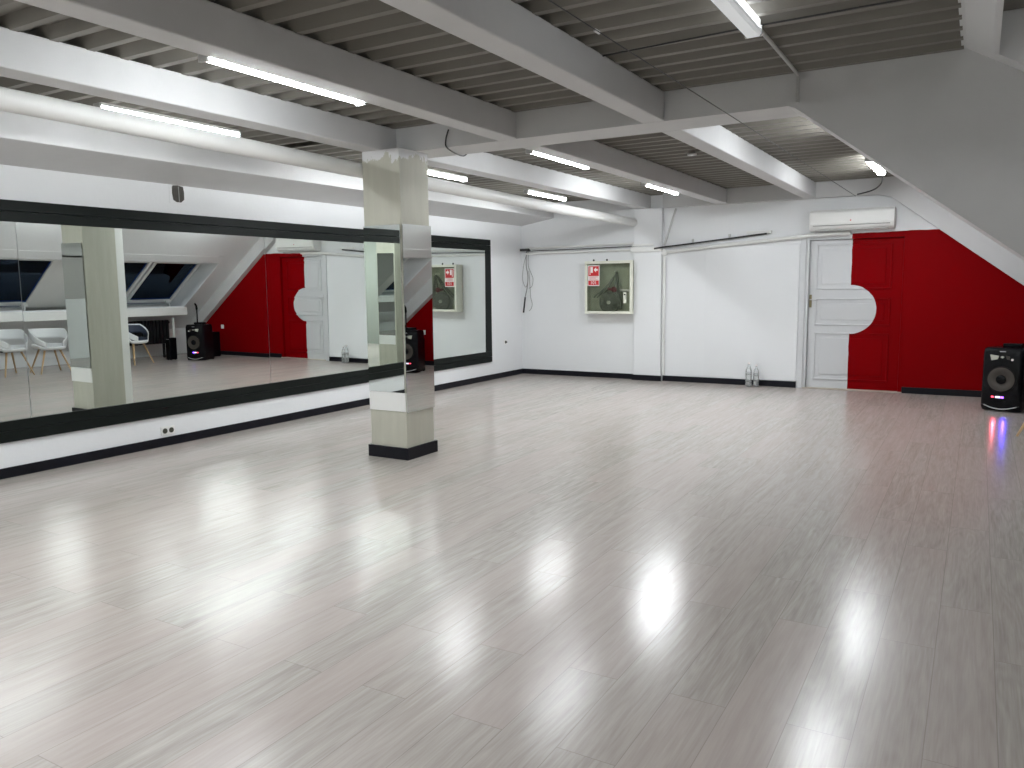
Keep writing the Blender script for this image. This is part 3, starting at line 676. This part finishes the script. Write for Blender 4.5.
MB().lathe([(.052, yf-.008), (.050, yf-.016), (.02, yf-.024), (.004, yf-.026)], (0, 0, .375), 24, 'y').build('dust_cap', 'black', wf, world=False, smooth='auto')
hp = [(-.125, .655), (-.035, .645), (-.045, .605), (-.11, .59)]
MB().prism(hp, 'y', yf-.008, yf+.002).build('horn_plate', 'silver', sp_, world=False, bevel=.003)
MB().prism([(-.02, .632), (0, .645), (.02, .632), (0, .617)], 'y', yf-.008, yf+.002).build('horn_plate', 'silver', sp_, world=False)
MB().prism([(.035, .645), (.075, .64), (.07, .60), (.045, .61)], 'y', yf-.008, yf+.002).build('horn_plate', 'cone', sp_, world=False)
MB().lathe([(.013, yf-.009), (.013, yf)], (.10, 0, .605), 12, 'y').build('control_knob', 'sign_white', sp_, world=False)
MB().box((-.03, yf-.003, .690), (.03, yf+.004, .698)).build('badge', 'conduit', sp_, world=False)
MB().box((-.05, yf-.004, .158), (-.0, yf+.002, .180)).build('led_strip', 'led_white', sp_, world=False)
MB().box((.006, yf-.004, .160), (.034, yf+.002, .178)).build('led_strip', 'led_blue', sp_, world=False)
MB().box((-.090, yf-.004, .162), (-.066, yf+.002, .178)).build('led_strip', 'led_red', sp_, world=False)
cpts = [(-.185+.37*i/12, yf-.003+.03*abs(i/6-1)**3, .075-.042*math.sin(PI*i/12)) for i in range(13)]
MB().tube(cpts, .006, 6).build('trim_line', 'conduit', sp_, world=False, smooth=True)
hn = MB().tube([(.15, .165, Hh-.09), (.15, .165, Hh+.33)], .014, 8)
hn.tube([(.15, .165, Hh+.30), (.15, .15, Hh+.38), (.15, .11, Hh+.42)], .024, 10, .018)
hn.build('trolley_handle', 'black_matte', sp_, world=False)
for sx_ in (-1, 1):
    MB().lathe([(.035, -.02), (.04, 0), (.035, .02)], (sx_*(W/2-.05), Dp/2-.01, .041), 16, 'x').build('wheel', 'black_matte', sp_, world=False)
MB().box((-.06, .0, Hh+.001), (.125, .155, Hh+.04)).build('control_panel', 'black', sp_, world=False, bevel=.008)

def small_speaker(name, x, y, w_, d_, h_, rz, label, cat):
    t = thing(name, label, cat, (x, y, 0), rz)
    MB().box((-w_/2, -d_/2, .01), (w_/2, d_/2, h_)).build('cabinet', 'black', t, world=False, bevel=.012)
    MB().box((-w_/2+.015, -d_/2-.006, .04), (w_/2-.015, -d_/2, h_-.04)).build('grille', 'black_matte', t, world=False, bevel=.004)
    MB().box((-.03, -d_/2-.008, h_-.035), (.03, -d_/2, h_-.025)).build('badge', 'conduit', t, world=False)
    for a in (-1, 1):
        for b_ in (-1, 1): MB().box((a*(w_/2-.03)-.01, b_*(d_/2-.03)-.01, 0), (a*(w_/2-.03)+.01, b_*(d_/2-.03)+.01, .01)).build('foot', 'black_matte', t, world=False)
    return t
small_speaker('bass_speaker', .74, 11.30, .30, .34, .54, -.2, 'black box speaker against the red wall behind the party speaker, seen mirrored', 'speaker')
small_speaker('tower_speaker', .86, 10.45, .13, .18, .46, -.15, 'slim black speaker left of the party speaker in the mirror', 'speaker')

# ------------------------------------------------------------------ radiator and its pipes
rd = thing('radiator', 'black ribbed radiator under the window sill, seen in the mirror', 'radiator', (1.50, 10.1, 0))
ry = [9.25 + .082*i for i in range(20)]
for i, y in enumerate(ry):
    MB().box((1.46, y, .30), (1.56, y+.06, .80)).build('radiator_rib', 'radiator', rd, bevel=.012)
MB().tube([(1.51, ry[0]-.02, .745), (1.51, ry[-1]+.1, .745)], .022, 8).tube([(1.51, ry[0]-.02, .355), (1.51, ry[-1]+.1, .355)], .022, 8).build('header_pipe', 'radiator', rd)
for y in (ry[1], ry[-2]): MB().box((1.49, y+.0, 0), (1.53, y+.04, .30)).build('foot', 'radiator', rd)
tubething('wall_pipe', [(1.40, 10.93, .002), (1.40, 10.93, .84)], .028, 'pipe', 'vertical white pipe right of the black radiator, seen in the mirror', 'pipe')

# ------------------------------------------------------------------ chairs
def make_chair(label, inner):
    t = thing('shell_chair', label, 'chair', (0, 0, 0), 0, 'white shell armchairs by the windows')
    NA = 48
    def ring(a, r, z): return (r*math.cos(a)*.96, r*math.sin(a), z)
    def back(a):                                      # 0 in front (-y), 1 at the back
        return (1 - math.cos(a - 1.5*PI))/2
    def band(off, z_in):
        """arm and back band: wraps round the back, its ends dropping into the front of the seat"""
        mb = MB(); rows = []
        N_ = 36
        for j in range(6):
            t_ = j/5; row = []
            for i in range(N_+1):
                a = -PI/2 + math.radians(28) + (2*PI - math.radians(56))*i/N_
                k = back(a); hi = .50 + .275*min(1, (k/.62))**.75; lo = .445 + .155*min(1, k/.55)**1.1
                hi -= z_in; 
                z = lo + (hi-lo)*t_
                r = .275 - off + .035*(z-.44)/.33
                row.append(mb.bm.verts.new(ring(a, r, z)))
            rows.append(row)
        for A_, B_ in zip(rows, rows[1:]):
            for i in range(N_): mb.bm.faces.new((A_[i], A_[i+1], B_[i+1], B_[i]))
        return mb
    def dish(off):
        mb = MB(); rows = []
        for r, z in ((.06, .425), (.14, .427), (.21, .435), (.25, .45), (.272, .475), (.28, .505)):
            rows.append([mb.bm.verts.new(ring(2*PI*i/NA, r - off, z + off - (.035 if back(2*PI*i/NA) < .2 and r > .24 else 0))) for i in range(NA)])
        c0_ = mb.bm.verts.new((0, 0, .424+off))
        for i in range(NA): mb.bm.faces.new((c0_, rows[0][i], rows[0][(i+1) % NA]))
        for A_, B_ in zip(rows, rows[1:]):
            for i in range(NA): mb.bm.faces.new((A_[i], A_[(i+1) % NA], B_[(i+1) % NA], B_[i]))
        return mb
    dish(0).build('seat', 'shell', t, world=False, smooth=True, solid=.012)
    band(0, 0).build('backrest', 'shell', t, world=False, smooth=True, solid=.012)
    if inner:
        dish(.012).build('seat_lining', inner, t, world=False, smooth=True, solid=.006)
        band(.012, .02).build('backrest_lining', inner, t, world=False, smooth=True, solid=.006)
    MB().box((-.12, -.12, .395), (.12, .12, .416)).build('seat_mount', 'black_matte', t, world=False, bevel=.01)
    for a in (-1, 1):
        for b_ in (-1, 1):
            MB().tube([(a*.255, b_*.245, .0), (a*.125, b_*.125, .41)], .011, 10, .018).build('leg', 'wood', t, world=False, smooth='auto')
    return t
ch = make_chair('white shell chair with dark blue inside, right of the column in the mirror', 'blue_seat')
ch.location = (.80, 9.56, 0); ch.rotation_euler.z = -1.8
for loc, rz, lb, keep in (((.745, 8.94, 0), -.785, 'white shell chair whose wooden legs show at the right edge of the picture', True),
                    ((.78, 7.92, 0), -PI/2+.15, 'white shell chair with curved back, right of the pair in the mirror beside the column', False),
                    ((.85, 7.27, 0), -PI/2-.1, 'white shell chair at the far left edge of the mirror', False)):
    c = copy_tree(ch); c.location = loc; c.rotation_euler = (0, 0, rz); c['label'] = lb
    if not keep:
        for x in [k for k in bpy.data.objects if k.parent == c and '_lining' in k.name]: bpy.data.objects.remove(x)

# ------------------------------------------------------------------ light
w = bpy.data.worlds.new('night'); bpy.context.scene.world = w; w.use_nodes = True
w.node_tree.nodes['Background'].inputs[0].default_value = (.09, .16, .26, 1); w.node_tree.nodes['Background'].inputs[1].default_value = .09
def spot(name, loc, tgt, col, e, size, blend=.5, r=.01):
    l = bpy.data.lights.new(name, 'SPOT'); l.color = col; l.energy = e*.12; l.spot_size = math.radians(size); l.spot_blend = blend; l.shadow_soft_size = r
    o = bpy.data.objects.new(name, l); C.objects.link(o); o.location = loc
    o.rotation_euler = (Vector(tgt)-Vector(loc)).to_track_quat('-Z', 'Y').to_euler(); return o
fx, fy = .27, 10.50
spot('speaker_red_light', (fx-.055, fy+.005, .168), (.12, 9.85, 0), (1, .10, .16), 3., 34)
spot('speaker_blue_light', (fx+.045, fy-.02, .168), (.36, 9.85, 0), (.07, .03, 1), 6., 34)
spot('speaker_violet_light', (fx-.02, fy-.005, .165), (-.35, 10.28, 0), (.75, .45, 1), 2.5, 14)

# ------------------------------------------------------------------ camera
cam = bpy.data.cameras.new('camera'); co = bpy.data.objects.new('camera', cam); C.objects.link(co)
R = ((0.86210622, 0.05221055, -0.50403068), (0.5065889, -0.11207437, 0.85487252), (-0.01185556, -0.99232726, -0.1230693))
mw = Matrix(((R[0][0], -R[0][1], -R[0][2], 0), (R[1][0], -R[1][1], -R[1][2], 0), (R[2][0], -R[2][1], -R[2][2], 1.5), (0, 0, 0, 1)))
co.matrix_world = mw
cam.sensor_width = 36; cam.lens = 788.76/1024*36; cam.clip_start = .05
S = bpy.context.scene; S.camera = co
S.view_settings.view_transform = 'Standard'; S.view_settings.look = 'None'; S.view_settings.gamma = 1; S.view_settings.use_curve_mapping = False
S.view_settings.exposure = 1.94
S.cycles.max_bounces = 10; S.cycles.diffuse_bounces = 6; S.cycles.glossy_bounces = 8; S.cycles.transparent_max_bounces = 12
S.cycles.use_denoising = True
